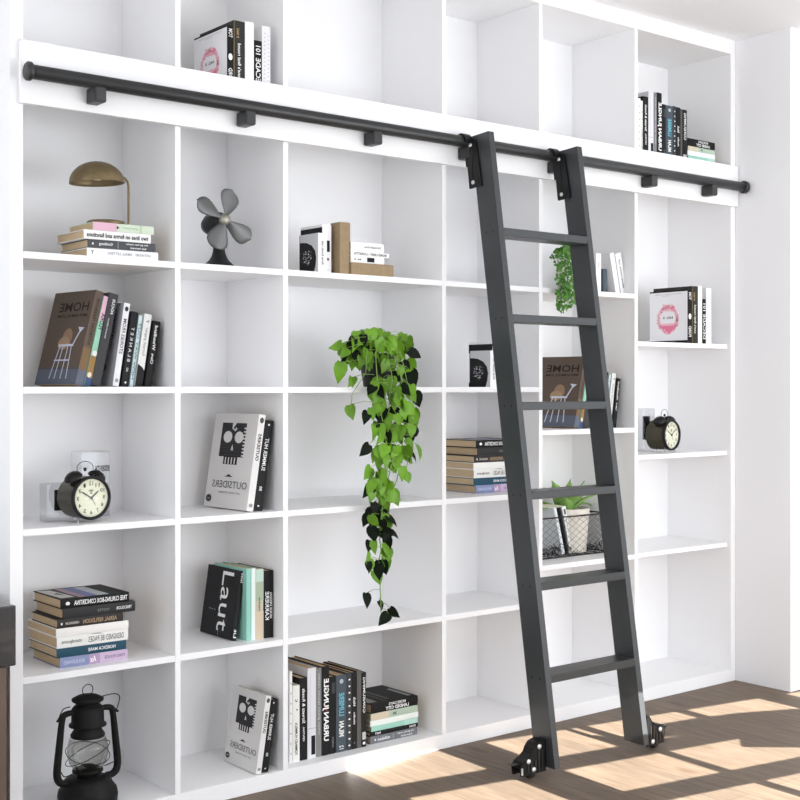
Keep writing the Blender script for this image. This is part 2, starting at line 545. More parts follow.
# --- perfume-bottle cover
def perfume():
    P = (236, 158, 172); P2 = (242, 190, 200); P3 = (234, 128, 160)
    it = [('r', 0, .975, 1, 1, K), ('r', 0, 0, 1, .055, K), ('r', 0, 0, 1, .05, K), ('t', 'LITTLE BOOK', .5, .028, .35, .02, 0, True, GR),
          ('t', 'THE STORY OF FASHION HOUSES', .5, .935, .7, .012, 0, True, GR), ('t', 'A HISTORY', .45, .905, .22, .01, 0, True, GR)]
    it += [('p', [(.22, .42), (.26, .3), (.38, .2), (.5, .17), (.66, .24), (.76, .36), (.78, .48), (.7, .58), (.68, .68), (.6, .74), (.46, .72), (.36, .76), (.32, .64), (.2, .56)], P2)]
    it += [('p', [(.25, .5), (.35, .62), (.66, .6), (.7, .45), (.66, .38), (.3, .38)], (240, 238, 240), 2)]
    it += [('p', [(.3, .34), (.4, .2), (.52, .19), (.64, .27), (.66, .34)], P3, 2)]
    rr = random.Random(3)
    for i in range(46):
        a = rr.uniform(0, 2 * PI); r = rr.uniform(.82, 1.05)
        ca, cb = .49 + .26 * r * math.cos(a), .46 + .26 * r * math.sin(a)
        it.append(('e', ca, cb, rr.uniform(.01, .035), rr.uniform(.01, .03), rr.choice([P, P2, P3]), 2))
    it.append(('t', 'NO. 5', .49, .49, .26, .045, 0, True, K, .02))
    return it

def perfume_set(z, Y, px, tops, grp, where, hide=False):
    """px: cover-left corner of each spine and ytop"""
    specs = [
        ('white fashion book with a pink perfume bottle cover', K, .21, dict(sp=[T_('TOM', .88, .14, h=.6), ('e', .5, .5, .32, .055, Wt), T_('FORD', .22, .2, h=.6), ], cv=[('r', 0, 0, 1, 1, (238, 238, 240), 1)] + perfume())),
        ('thick charcoal book with white script down the spine', (50, 49, 47), .215, dict(sp=[('r', .0, 0, .05, 1, (150, 130, 90)), T_('BY GRACE', .82, .14, (190, 165, 120), .22, .35), T_("one's final round", .42, .5, h=.3, ca=.5)])),
        ('plain white book', (240, 240, 238), .2, dict()),
        ('short black book with bold white spine title', K, .17, dict(sp=[T_('DECADE 101', .5, .8, h=.62)])),
        ('white book with faint grey spine pattern', (232, 232, 234), .2, dict(sp=[('e', .3, .05 + .06 * i, .1, .008, (190, 192, 198)) for i in range(15)] + [('e', .7, .08 + .06 * i, .1, .008, (190, 192, 198)) for i in range(14)])),
    ]
    for i, (lk, c, W, kw) in enumerate(specs):
        xa, xb = XY(px[i], Y), XY(px[i + 1], Y)
        H = ZH(px[i], tops[i], Y) - z
        book(lk + ' ' + where, grp, W, H, xb - xa - .0006, c, M=stand(xa, Y, z), pages=PAPERW, **kw)

perfume_set(ZU, .02, [227, 233.6, 245, 254, 262, 270.5], [25, 20, 21, 40, 25.5], 'books in the top compartment above the fan', 'in the compartment above the fan')
perfume_set(1.5075, .02, [687.5, 692, 698, 702.2, 706, 711.5], [289.5, 286, 286, 299, 288], 'books on the shelf above the right clock', 'above the right alarm clock')

# --- stack under the lamp
g = 'books in the stack under the brass lamp'
xs_ = [(87, 158, 246, 254.6), (87.7, 155, 237.3, 246), (83.8, 150.6, 228, 237.3), (93, 153.5, 219.6, 228)]
zz = ZA
Y = .012
D1 = [('white book with faint grey spine text, bottom of the stack under the brass lamp', (236, 237, 240), .19, [T_('SMALL LETTERS', .55, .34, (150, 150, 155), .3), T_('Y', .93, .04, K, .5), T_('LATE HOURS', .22, .22, (130, 130, 135), .3)]),
      ('dark grey book, third from top in the stack under the brass lamp', (78, 80, 84), .19, [('e', .5, .93, .14, .012, Wt), T_('Goldberg', .74, .2, h=.42), ('r', .1, .56, .85, .563, Wt), T_('the garden reader', .28, .34, h=.26, ca=.7), T_('last harvest', .26, .24, h=.24, ca=.3)]),
      ('white book with heavy black lettering, second in the stack under the brass lamp', (240, 240, 240), .195, [T_('two lines on forms and functions', .5, .92, K, .5, bold=.03)]),
      ('pink and pale green book, top of the stack carrying the brass lamp', (206, 220, 200), .17, [('r', 0, .62, 1, 1, (222, 182, 200)), ('r', 0, .2, 1, .24, (188, 205, 180), 2), T_('4', .6, .05, K, .4), T_('green pattern', .4, .26, (160, 180, 150), .3)])]
for i, (lb, c, W, sp) in enumerate(D1):
    a, b, yt, ybm = xs_[i]
    xa, xb = XY(a, Y), XY(b, Y)
    T = (ybm - yt) * dep(xa, Y) / FPX
    book(lb, g, W, xb - xa, T - .0004, c, sp=sp, M=lie(xa, Y, zz, xb - xa))
    zz += T
LAMPZ = zz

# --- the leaning magazine row (twice)
HOMEc = (98, 84, 74)
def home_cover():
    it = [('t', 'HOME', .56, .83, .72, .1, 0, True, (34, 28, 24), .012), ('t', 'MINIMALISM', .56, .735, .72, .035, 0, True, (38, 32, 28), .01)]
    it += [('r', 0, 0, 1, .16, (98, 104, 118)), ('r', 0, .16, 1, .175, (80, 82, 92))]
    w = (205, 212, 225)
    it += [('e', .56, .5, .12, .1, (150, 122, 96), 2), ('e', .5, .44, .14, .07, (168, 140, 112), 2)]
    it += [('p', [(.38, .405), (.76, .405), (.74, .43), (.4, .43)], w, 2)]
    for a0, a1 in ((.42, .32), (.5, .45), (.62, .6), (.7, .74)):
        it.append(('p', [(a1, .06), (a1 + .02, .06), (a0 + .02, .41), (a0, .41)], w, 2))
    it += [('p', [(.36, .25), (.72, .25), (.72, .265), (.36, .265)], w, 2), ('p', [(.72, .42), (.75, .42), (.86, .57), (.83, .57)], w, 2), ('p', [(.78, .61), (.93, .6), (.85, .55)], w, 2)]
    return it
def magazines(dx, z, Y, where, grp, last=True):
    def X(px): return XY(px, Y) + dx
    seq = [  # px bottom right, T, H, W, lean, yaw, color, name, label
        (84, .029, .296, .225, 14.6, 8, HOMEc, 'magazine', 'brown magazine with a stool on its cover, leftmost', dict(cv=home_cover(), sp=[T_('INTERIORS YEARBOOK', .68, .5, (40, 32, 26), .35), ('r', 0, 0, 1, .16, (98, 104, 118)), ('r', 0, .16, 1, .4, (122, 98, 70))])),
        (91.5, .023, .28, .21, 14.4, 8, (150, 200, 176), 'magazine', 'thin magazine with pink and mint floral spine', dict(sp=[('r', 0, .72, 1, 1, (218, 178, 196)), ('r', 0, 0, 1, .09, (60, 80, 120)), ('r', 0, .09, 1, .33, (150, 118, 70)), ('e', .5, .36, .4, .03, (225, 225, 225), 2), ('e', .4, .12, .3, .03, (225, 215, 200), 2), T_('FLORA', .72, .18, (50, 44, 50), .6)])),
        (101, .031, .288, .2, 13, 6, (62, 62, 64), 'book', 'thick charcoal book with slim white spine title', dict(sp=[T_('FOCUS', .86, .16, h=.3, ca=.6), T_('second edition', .62, .22, (200, 200, 200), .2, .45)])),
        (119, .021, .258, .215, 9, 4, (226, 226, 228), 'book', 'pale grey book with black speckled spine', dict(cv=[('r', 0, 0, 1, 1, (168, 170, 174)), ('t', '00', .6, .22, .3, .09, 0, True, (70, 70, 74)), ('t', 'OUTSIDERS', .8, .68, .5, .05, -90, True, (30, 30, 32), .02)], sp=[('e', .5, .93, .3, .03, (50, 50, 50)), T_('STORIES FROM', .6, .42, (70, 70, 74), .55), ('e', .5, .07, .28, .025, (150, 150, 150))])),
        (128.5, .024, .232, .2, 9, 4, (24, 25, 27), 'book', 'black book with widely spaced white letters', dict(sp=[T_('B L A N K E T', .56, .46, (210, 210, 214), .42), T_('AG', .22, .05, h=.3), ('e', .5, .05, .14, .014, Wt)])),
        (133, .012, .222, .19, 9, 4, (196, 214, 216), 'book', 'thin pale blue book between two dark ones', dict(sp=[T_('NEW WAY OUT', .5, .8, (70, 110, 120), .6)])),
        (142.5, .026, .226, .2, 9, 4, (222, 224, 222), 'book', 'white book with a black foot on its spine', dict(sp=[('p', [(0, 0), (1, 0), (1, .22), (.55, .27), (0, .3)], (24, 24, 24)), T_('forest paper', .62, .4, (150, 152, 150), .5), T_('7', .9, .04, (60, 60, 60), .4)])),
        (152, .025, .205, .19, 9, 4, (20, 20, 21), 'book', 'black book with white handwriting, rightmost', dict(sp=[T_('Woodland', .74, .38, h=.45), T_('Clara', .42, .16, h=.36)])),
    ]
    for px, T, H, W, ln, yw, c, nm, lb, kw in seq:
        book(lb + ' ' + where, grp, W, H, T, c, M=stand(X(px) - T / math.cos(math.radians(ln)), Y, z, yw, ln, T), name=nm, cat=nm, soft=(nm == 'magazine'), **kw)
magazines(0, ZB, .06, 'in the row below the lamp', 'magazines and books leaning below the lamp')
magazines(XY(581, .06) - XY(84, .06) - .012, 1.1473, .06, 'behind the ladder', 'magazines and books leaning behind the ladder')

# --- skull books
def skull_cover():
    k = (38, 38, 40); w = (216, 214, 212)
    it = [('r', .2, .54, .76, .9, k), ('r', .32, .46, .64, .54, k)]
    for i in range(8):
        it.append(('r', .2, .56 + .038 * i, .72, .5615 + .038 * i, (84, 84, 86)))
    it += [('e', .36, .75, .1, .062, w, 2), ('e', .62, .75, .1, .062, w, 2), ('p', [(.46, .61), (.49, .67), (.52, .61)], w, 2), ('r', .485, .6, .495, .63, k, 3)]
    for i in range(4):
        it.append(('r', .36 + .07 * i, .465, .385 + .07 * i, .535, w, 2))
    for i in range(9):
        it.append(('r', .72, .55 + .036 * i, .77, .566 + .036 * i, w, 2))
    it += [('p', [(.44, .91), (.54, .91), (.5, .87), (.56, .84), (.52, .81), (.44, .84)], w, 2), ('e', .5, .85, .03, .02, k, 3)]
    it += [('t', 'OUTSIDERS', .54, .25, .8, .075, 0, True, (84, 84, 86), .0), ('t', 'ART AND STORIES', .56, .165, .5, .02, 0, True, (120, 120, 122)), ('p', [(.4, .33), (.46, .345), (.5, .36), (.54, .345), (.6, .33)], k),
           ('e', .1, .09, .065, .04, (70, 70, 72)), ('r', .07, .085, .13, .095, w, 2)]
    return it
def skulls(xr, Y, z, s, lean, yaw, grp, where):
    T = .026 * s
    book('white skull-cover book with mirrored lettering leaning ' + where, grp, .25 * s, .315 * s, T, (228, 226, 224), cc=(214, 212, 210), pages=PAPERW,
         cv=skull_cover(), sp=[('e', .5, .94, .3, .03, (80, 80, 82)), T_('OUTSIDERS', .66, .28, (40, 40, 42), .5, bold=.03), ('e', .5, .06, .3, .02, (150, 150, 150))], M=stand(xr, Y, z, yaw, lean, T))
    T2 = .036 * s
    x2 = xr + T / math.cos(math.radians(lean)) + .001
    book('black book with white spine letters behind the skull book ' + where, grp, .24 * s, .295 * s, T2, (26, 26, 27),
         sp=[('e', .5, .95, .1, .01, Wt), T_('SUMMER HUT', .62, .36, (225, 225, 225), .42), T_('xo', .24, .05, h=.3), ('e', .5, .05, .1, .008, Wt)], M=stand(x2, Y + .004, z, yaw, lean, T2))
skulls(XY(246.4, .036), .036, ZC, 1.012, 9.2, 3, 'skull-cover books in the second column', 'below the fan')
skulls(2.222, .014, ZE, .80, 9.2, 0, 'skull-cover books at the bottom', 'left of the long row')

# --- black Laut book and neighbours
g = 'books beside the black lettered book on the fourth shelf'
Y = .078
T = .018
book('large black book with tall white letters running down its cover', g, .205, .228, T, (27, 27, 28),
     cv=[('t', 'Laut', .66, .52, .86, .34, -90, False, Wt, .0), ('r', .2, .37, .235, .375, Wt), ('r', .28, .37, .315, .375, Wt), ('r', .36, .37, .395, .375, Wt), ('r', .55, .0, .56, .12, (150, 150, 150))],
     sp=[T_('leise', .9, .14, h=.5), T_('Lit', .1, .12, h=.6)], M=stand(XY(231.6, Y), Y, ZD, 0, 8.5, T))
xa = XY(247.2, .1)
for px0, px1, yt, c, lb, kw, W in [
    (246.4, 255.4, 569, (150, 205, 190), 'mint green book with a white stripe right of the black lettered book', dict(sp=[('r', .55, 0, 1, 1, (226, 236, 230)), ('r', .45, .1, .5, .95, (120, 180, 165))]), .2),
    (255.6, 263.4, 569.5, (196, 190, 170), 'beige and sage book between the mint and black books', dict(sp=[('r', 0, .55, 1, .82, (168, 182, 160)), ('r', 0, .82, 1, 1, (190, 212, 200)), ('r', 0, 0, 1, .4, (208, 192, 168)), T_('meadow', .5, .2, (60, 60, 60), .3)]), .2),
    (263.6, 273.2, 571, (24, 24, 24), 'black book with bold white mirrored capitals right of the beige book', dict(sp=[T_('KARRIERE', .48, .42, h=.4, ca=.35), T_('MODE DESIGN', .48, .38, h=.25, ca=.75)]), .22)]:
    a, b = XY(px0, .055), XY(px1, .055)
    book(lb, g, W, ZH(px0, yt, .055) - ZD, b - a - .0006, c, M=stand(a, .055, ZD), **kw)

# --- the seven-book stacks
def seven(x60, Y, z, where, grp):
    dat = [((59.9, 127.5), .031, (136, 144, 178), 'blue and lilac book, bottom', [('r', 0, 0, 1, .58, (196, 176, 200)), ('r', 0, .42, 1, .58, (176, 150, 178), 2), T_('Ax', .52, .09, h=.6), T_('BOULEVARD', .8, .3, (190, 196, 220), .35), T_('PARIS ROUGE', .2, .3, (110, 90, 120), .3)], .2),
           ((56.8, 126), .028, (38, 76, 94), 'teal book, second from the bottom', [T_('NORDICA MARE', .36, .4, h=.36)], .205),
           ((56.8, 128), .033, (234, 234, 230), 'white book with black outlined title, third from the bottom', [T_('DESIGNED BE PAGES', .32, .5, (60, 60, 60), .5, bold=.0), T_('standpoint', .8, .28, (100, 100, 100), .4), ('p', [(.9, .35), (1, .42), (1, .55)], (50, 50, 50))], .215),
           ((56, 128.3), .026, (238, 236, 232), 'plain white book, fourth from the bottom', [], .215),
           ((57.4, 123), .026, (54, 50, 48), 'dark brown book with tan spine lettering, third from top', [T_('AERIAL REFLEXION', .36, .52, (176, 150, 120), .5), T_('HERBARIUM', .78, .2, (200, 196, 190), .3), ('e', .5, .94, .14, .012, Wt)], .19),
           ((62.6, 135), .031, (48, 48, 49), 'charcoal book, second from the top', [T_('TRICOLOR', .16, .22, h=.3), T_('NOTES', .45, .16, (120, 120, 120), .26)], .2),
           ((60.5, 129), .029, (18, 18, 18), 'black book with white spine title, top', [T_('TREE CURLING-BOX CONCERTINA', .42, .78, h=.5, bold=.02), ('e', .5, .9, .2, .03, Wt), ('r', .3, .87, .34, .93, K, 2)], .2)]
    zz = z
    for (a, b), T, c, lb, sp, W in dat:
        xa, xb = XY(a, Y) + x60, XY(b, Y) + x60
        bk = []
        if c == (18, 18, 18):
            bk = [('r', .04, .28, .94, .45, (190, 196, 200)), ('r', .04, .45, .94, .62, (120, 128, 168)), ('r', .04, .62, .94, .72, (178, 148, 160)), ('p', [(.1, .75), (.9, .8), (.95, .98), (.5, .97), (.1, .95)], (205, 205, 200)), ('p', [(.3, .8), (.6, .82), (.5, .9)], (90, 95, 95), 2)]
        book('%s of the %s' % (lb, where), grp, W, xb - xa, T - .0004, c, sp=sp, bk=bk, M=lie(xa, Y, zz, xb - xa))
        zz += T
seven(0, .05, ZD, 'stack above the lantern', 'books in the stack above the lantern')
seven(3.262 - XY(56, .11), .11, ZC, 'stack beside the ladder', 'books in the stack beside the ladder')

# --- long row of upright books + stack (bottom of third column, and top right)
CY = (110, 180, 200)
ROW = [
    ((240, 240, 240), 'thin white book, leftmost', [('e', .5, .1 + .11 * i, .14, .012, (150, 150, 155)) for i in range(8)], 671.7, (289.3, 292.3), .18),
    ((234, 236, 230), 'short white book, black lettering, second from left', [T_('TOMMASO HUMMELN', .3, .42, K, .36), ('e', .6, .68, .12, .012, GR), T_('c', .8, .04, K, .3)], 686, (292.5, 299.7), .17),
    ((26, 26, 27), 'black book with white script, third from left', [T_('Streets & Roads', .66, .42, h=.4), T_('CENTRAL', .32, .18, h=.24)], 678.5, (299.8, 307.3), .19),
    ((222, 222, 226), 'tall pale book with a black foot label, fourth from left', [('r', .42, .04, .9, .25, K), ('r', 0, .33, 1, .335, (150, 150, 155)), ('r', .3, .36, .34, .95, (196, 198, 204))], 668.7, (307.5, 316), .21),
    ((128, 129, 130), 'tall slim grey book, fifth from left', [T_('urban green spaces reader', .6, .7, (220, 220, 220), .25)], 668.7, (316, 321.5), .21),
    ((22, 22, 22), 'tall black book with huge white letters', [T_('URBAN JUNGLE', .51, .7, h=.86, bold=.035), ('e', .6, .51, .1, .01, (190, 60, 60))], 666.8, (321.6, 329.2), .21),
    ((20, 22, 26), 'narrow black book, seventh from left', [('r', .35, .78, .9, .92, (60, 62, 66)), T_('tokyo', .15, .14, (140, 140, 146), .35)], 677, (329.4, 335.9), .2),
    ((74, 84, 92), 'slate book with blue and white title, eighth from left', [T_('LUMIERE', .62, .3, CY, .5, bold=.03), T_('MILAN', .3, .2, Wt, .46, bold=.03), ('e', .5, .92, .18, .03, (180, 186, 190)), T_('12', .06, .05, h=.4)], 676, (336.1, 346.6), .2),
    ((60, 62, 65), 'slate book with a white dotted spine, ninth from left', [('e', .5, .06 + .085 * i, .2, .011, Wt) for i in range(11)], 673, (346.8, 351.6), .2),
    ((26, 26, 26), 'narrow black book with small white text, tenth from left', [T_('black', .62, .12, h=.5), T_('studio', .4, .16, h=.4), ('e', .5, .08, .14, .01, GR)], 672.5, (351.8, 356.8), .2),
    ((92, 90, 88), 'plain grey cloth book, eleventh from left', [], 671, (357, 361.4), .2),
    ((24, 24, 24), 'black book with white script, rightmost upright', [T_('CONSUMING', .7, .48, h=.5), ('r', .1, .1, .9, .2, (190, 190, 190)), ('e', .5, .05, .3, .02, Wt)], 673, (361.6, 366.2), .2),
]
def row(z, Y, pxs, tops, where, grp, k0=0):
    for i, ((c, lb, sp, _, _, W)) in enumerate(ROW):
        a, b = pxs[i]
        xa, xb = XY(a, Y), XY(b, Y)
        book('%s in the %s' % (lb, where), grp, W, ZH(a, tops[i], Y) - z, xb - xa - .0005, c, sp=sp, M=stand(xa, Y, z))
row(ZE, .055, [r[4] for r in ROW], [r[3] for r in ROW], 'bottom upright row', 'upright books on the bottom shelf')
tp = [(636, 638.8), (638.9, 641), (641.2, 646.4), (646.6, 651.8), (652, 655), (655.2, 660), (660.2, 664), (664.1, 671), (671.2, 674), (674.2, 678.6), (678.8, 680.6), (680.8, 685.2)]
row(ZU, .02, [(a + 1.8, b + 1.8) for a, b in tp], [98, 100.6, 96, 91, 92.4, 92.4, 104, 105, 106, 107, 109, 109.5], 'top right row', 'upright books at the top right')

def six(xl, Y, z, Ls, Ts, where, grp):
    dat = [((116, 118, 122), 'grey book, bottom', [T_('stilleben', .72, .26, h=.4), ('r', .2, .52, .8, .525, Wt), T_('the garden reader', .26, .36, h=.26, ca=.7), T_('harvest', .24, .24, h=.24, ca=.3), ('e', .5, .9, .14, .014, Wt)]),
           ((22, 22, 22), 'thin black book, second from the bottom', [T_('ONE MAN', .12, .14, h=.5), T_('PRET', .85, .12, h=.5)]),
           ((160, 208, 192), 'mint book, third from the bottom', [('r', 0, .0, 1, .3, (178, 216, 204))]),
           ((232, 238, 234), 'white book, third from top', []),
           ((176, 194, 176), 'beige and sage book, second from the top', [('r', 0, .62, 1, 1, (208, 198, 176)), T_('ae', .5, .08, (60, 60, 60), .4)]),
           ((20, 20, 20), 'black book with white capitals, top', [T_('MORE DAYS', .45, .36, h=.3, ca=.72), T_('LANDED CITY', .45, .5, h=.36, ca=.3, bold=.03)])]
    zz = z
    for (c, lb, sp), (o, L), T in zip(dat, Ls, Ts):
        bk = [('r', .1, .8, .8, .98, (150, 150, 146)), ('r', .15, .5, .8, .56, (90, 90, 90)), ('r', .1, .62, .85, .68, (70, 70, 70)), ('r', .1, .06, .7, .14, (150, 150, 150))] if 'capitals' in lb else []
        book('%s of the %s' % (lb, where), grp, .21, L, T - .0004, c, sp=sp, bk=bk, M=lie(xl + o, Y, zz, L))
        zz += T
six(2.728, .062, ZE, [(0, .215), (0, .218), (.005, .212), (0, .22), (.002, .215), (.004, .213)], [.027, .016, .019, .020, .025, .034], 'stack ending the bottom row', 'books in the stack on the bottom shelf')
xs6 = XY(687.5, .03)
six(xs6, .03, ZU, [(0, .19), (0, .19), (.004, .186), (0, .19), (.002, .188), (.004, .186)], [.022, .014, .018, .020, .020, .034], 'top right book stack', 'books in the stack at the top right')

# --- disc-cover books and wooden boxes
WOODB = mat('tan_kraft_board', (150, 129, 98), .7, noise=.08, nscale=60)
WOODB2 = (158, 134, 98)
def disc_pair(px_, z, Y, where, grp, s=1.):
    def disc(top):
        it = [('r', 0, 0, 1, 1, (205, 206, 208)), ('e', .30, .34, .62, .42, (20, 20, 20), 2), ('r', -.0, 0, .03, 1, (20, 20, 20), 2)]
        # keep the disc inside the cover
        it[1] = ('p', [(0, 0), (.78, 0), (.86, .18), (.9, .38), (.84, .56), (.66, .7), (.4, .78), (.15, .8), (0, .8)], (20, 20, 20), 2)
        rr = random.Random(5)
        for i in range(50):
            a, b = rr.uniform(.16, .62), rr.uniform(.2, .56)
            it.append(('p', [(a, b), (a + rr.uniform(.03, .1), b + .01), (a + .04, b + .03)], rr.choice([(190, 190, 196), (130, 130, 136), (230, 230, 230)]), 3))
        it[1] = it[1]
        return it
    x1 = XY(px_, Y)
    book('small white book with a black disc on its cover ' + where, grp, .112 * s, .134 * s, .036 * s, (238, 238, 238), cv=disc(0), sp=[T_('three bowls rule', .5, .6, (90, 90, 90), .3)], pages=PAPERW, M=stand(x1, Y, z))
    x2 = x1 + .037 * s
    book('taller white book with black top band behind the disc-cover book ' + where, grp, .13 * s, .168 * s, .038 * s, (238, 238, 238),
         cv=[('r', 0, .76, 1, .95, (16, 16, 16)), ('r', 0, 0, 1, .1, (16, 16, 16))], sp=[('r', .3, .45, .8, .68, K), ('e', .6, .3, .15, .03, GR), ('r', .3, .08, .8, .085, GR)], pages=PAPERW, M=stand(x2 + .001, Y + .03, z))
    return x2 + .04 * s
xe = disc_pair(318.2, ZA, .02, 'beside the tan boxes', 'white books beside the tan boxes')
X1, X2 = XY(339.8, .02), XY(350.3, .02)
g = 'tan boxes on the shelf above the trailing plant'
def carton(label, M, w, d, h):
    o = thing('box', label, 'box', M, g)
    MB().box(0, w, 0, d, 0, h, WOODB).build('body', o, bevel=.001)
    MB().box(.002, w - .002, .002, d - .002, h, h + .0004, WOODB).build('top_flap', o)
carton('upright tan cardboard box beside the white disc books', Matrix.Translation((max(X1, xe + .003), .02, ZA)), X2 - max(X1, xe + .003), .055, .178)
X3, X4 = XY(351.3, .01), XY(393.5, .01)
carton('flat tan cardboard box under three white books', Matrix.Translation((X3, .01, ZA)), X4 - X3, .12, .042)
g = 'white books lying on the flat tan box'
z = ZA + .042
for L, T, c, sp, lb in ((.146, .024, (236, 236, 236), [('r', .2, .3, .85, .52, K), T_('-- - ', .8, .2, K, .15)], 'white book with a black spine block, bottom of three on the tan box'),
                    (.168, .016, (240, 240, 240), [T_('BORIS LIEBT - LORETTA', .5, .85, K, .5, bold=.02)], 'thin white book with black capitals, middle of three on the tan box'),
                    (.145, .032, (238, 238, 238), [T_('Seinesgleichen', .35, .5, (100, 100, 100), .3)], 'thick white book, top of three on the tan box')):
    book(lb, g, .11, L, T - .0004, c, sp=sp, pages=PAPERW, M=lie(X3 + .001, .015, z, L))
    z += T
disc_pair(490.2, ZB, .02, 'behind the ladder', 'white books behind the left ladder stile', 1.03)

# --- white books next to the small trailing plant
g = 'white books beside the small trailing plant'
Y = .06
book('upright white book beside the small trailing plant', g, .14, .163, .03, (240, 240, 241), sp=[T_('a b', .7, .1, GR, .3)], pages=PAPERW, M=stand(XY(596, Y), Y, ZA))
book('short slate book tucked between the white books by the small plant', g, .12, .105, .022, (84, 98, 108), M=stand(XY(603.2, Y + .03), Y + .03, ZA), pages=PAPERW)
for px, lb in ((615.9, 'white book leaning left, nearer the small trailing plant'), (621.2, 'white book leaning left with small black title, farthest from the plant')):
    T = .027 if px < 620 else .036
    book(lb, g, .14, .172, T, (240, 240, 241), sp=[T_('MEMORIES OF', .5, .7, (90, 90, 90), .25)] if px > 620 else [], pages=PAPERW, M=stand(XY(px, Y), Y, ZA, 0, -13, 0) )

# ------------------------------------------------------------------ brass lamp
lx, ly = XY(106, .085), .085
L = thing('desk_lamp', 'small aged brass desk lamp with a dome shade standing on books', 'lamp', loc=(lx, ly, LAMPZ + .0005))
MB().lathe([(0, 0), (.056, 0), (.058, .002), (.058, .010), (.054, .013), (0, .013)], BRASS, 40).build('base', L)
xt = XY(128.5, .085) - lx
zt = ZH(128.5, 180, .085) - LAMPZ
MB().tube([(xt - .012, 0, .006), (xt - .003, 0, .008), (xt, 0, .014), (xt, 0, zt - .02), (xt - .002, 0, zt - .008), (xt - .01, 0, zt + .002), (xt - .022, 0, zt + .008), (xt - .04, 0, zt + .012)], .0035, BRASS, 10).build('arm', L)
sx = XY(97, .085) - lx
dome = [(.083 * math.cos(a), .066 * math.sin(a)) for a in [i * PI / 2 / 12 for i in range(13)]]
domei = [(.081 * math.cos(a), .064 * math.sin(a)) for a in [i * PI / 2 / 12 for i in range(12, -1, -1)]]
zs_ = ZH(97, 183.5, .085) - LAMPZ
sh = MB().lathe(dome + domei + [dome[0]], BRASS, 40)
sh.build('lamp_shade', L, Matrix.Translation((sx, 0, zs_)) @ Matrix.Rotation(math.radians(-3), 4, 'Y'))
MB().lathe([(0, .03), (.012, .03), (.016, .015), (.012, 0.002), (0, 0)], mat('frosted_bulb', (235, 225, 205), .4), 20, Matrix.Translation((sx, 0, zs_ + .008))).build('bulb', L)

# ------------------------------------------------------------------ propeller fan
fx, fy = XY(219, .075), .075
F = thing('table_fan', 'small grey four-blade table fan on a flared dark stand', 'fan', loc=(fx, fy, ZA))
FG = mat('fan_grey', (98, 100, 100), .4, metal=.3, noise=.06, nscale=30)
FD = mat('fan_dark', (30, 31, 32), .45, spec=.3)
MB().lathe([(0, 0), (.052, 0), (.052, .004), (.045, .010), (.032, .022), (.024, .036), (.020, .050), (.018, .075), (.016, .1), (0, .1)], FD, 36).build('stand', F)
HX, HZ = XY(225.5, .03) - fx, ZH(225.5, 219.4, .03) - ZA
hy = -.045
mot = MB().lathe([(0, -.0), (.018, .0), (.026, .01), (.034, .03), (.036, .07), (.028, .095), (0, .105)], FD, 32, Matrix.Translation((HX, hy + .014, HZ)) @ Matrix.Rotation(-PI / 2 - .12, 4, 'X'))
mot.tube([(HX, hy + .05, HZ - .02), (HX * .5, .005, .11), (0, 0, .09)], .012, FD, 12)
mot.build('motor', F)
MB().lathe([(0, -.006), (.010, -.0055), (.0165, -.001), (.018, .008), (.018, .016), (0, .016)], mat('hub_cap', (150, 148, 136), .35, metal=.5), 28, Matrix.Translation((HX, hy - .004, HZ)) @ Matrix.Rotation(-PI / 2, 4, 'X')).build('hub', F)
for deg, ln, wsc in ((148, .1, .8), (70, .088, 1.02), (-36, .098, .84), (245, .088, 1.0)):
    w = MB(); nu, nv = 20, 8
    vs = []; fs = []
    for i in range(nu + 1):
        u = i / nu
        prof = [(0, .007), (.12, .012), (.3, .022), (.5, .032), (.68, .037), (.8, .0355), (.9, .028), (.97, .015), (1, .002)]
        for (ua, wa), (ub, wb) in zip(prof, prof[1:]):
            if ua <= u <= ub:
                q_ = (u - ua) / (ub - ua); wd = wsc * (wa + (wb - wa) * q_)
        for j in range(nv + 1):
            v = j / nv * 2 - 1
            x = .012 + ln * u; z = wd * v + .008 * u
            y = -.007 * v * (1 - .3 * u) + .006 * v * v
            vs.append((x, y, z))
    for i in range(nu):
        for j in range(nv):
            a = i * (nv + 1) + j
            fs.append((a, a + 1, a + nv + 2, a + nv + 1))
    w.add(vs, fs, FG, True)
    o = w.build('blade', F, Matrix.Translation((HX, hy + .002, HZ)) @ Matrix.Rotation(-math.radians(deg), 4, 'Y'))
    sm = o.modifiers.new('thick', 'SOLIDIFY'); sm.thickness = .0018

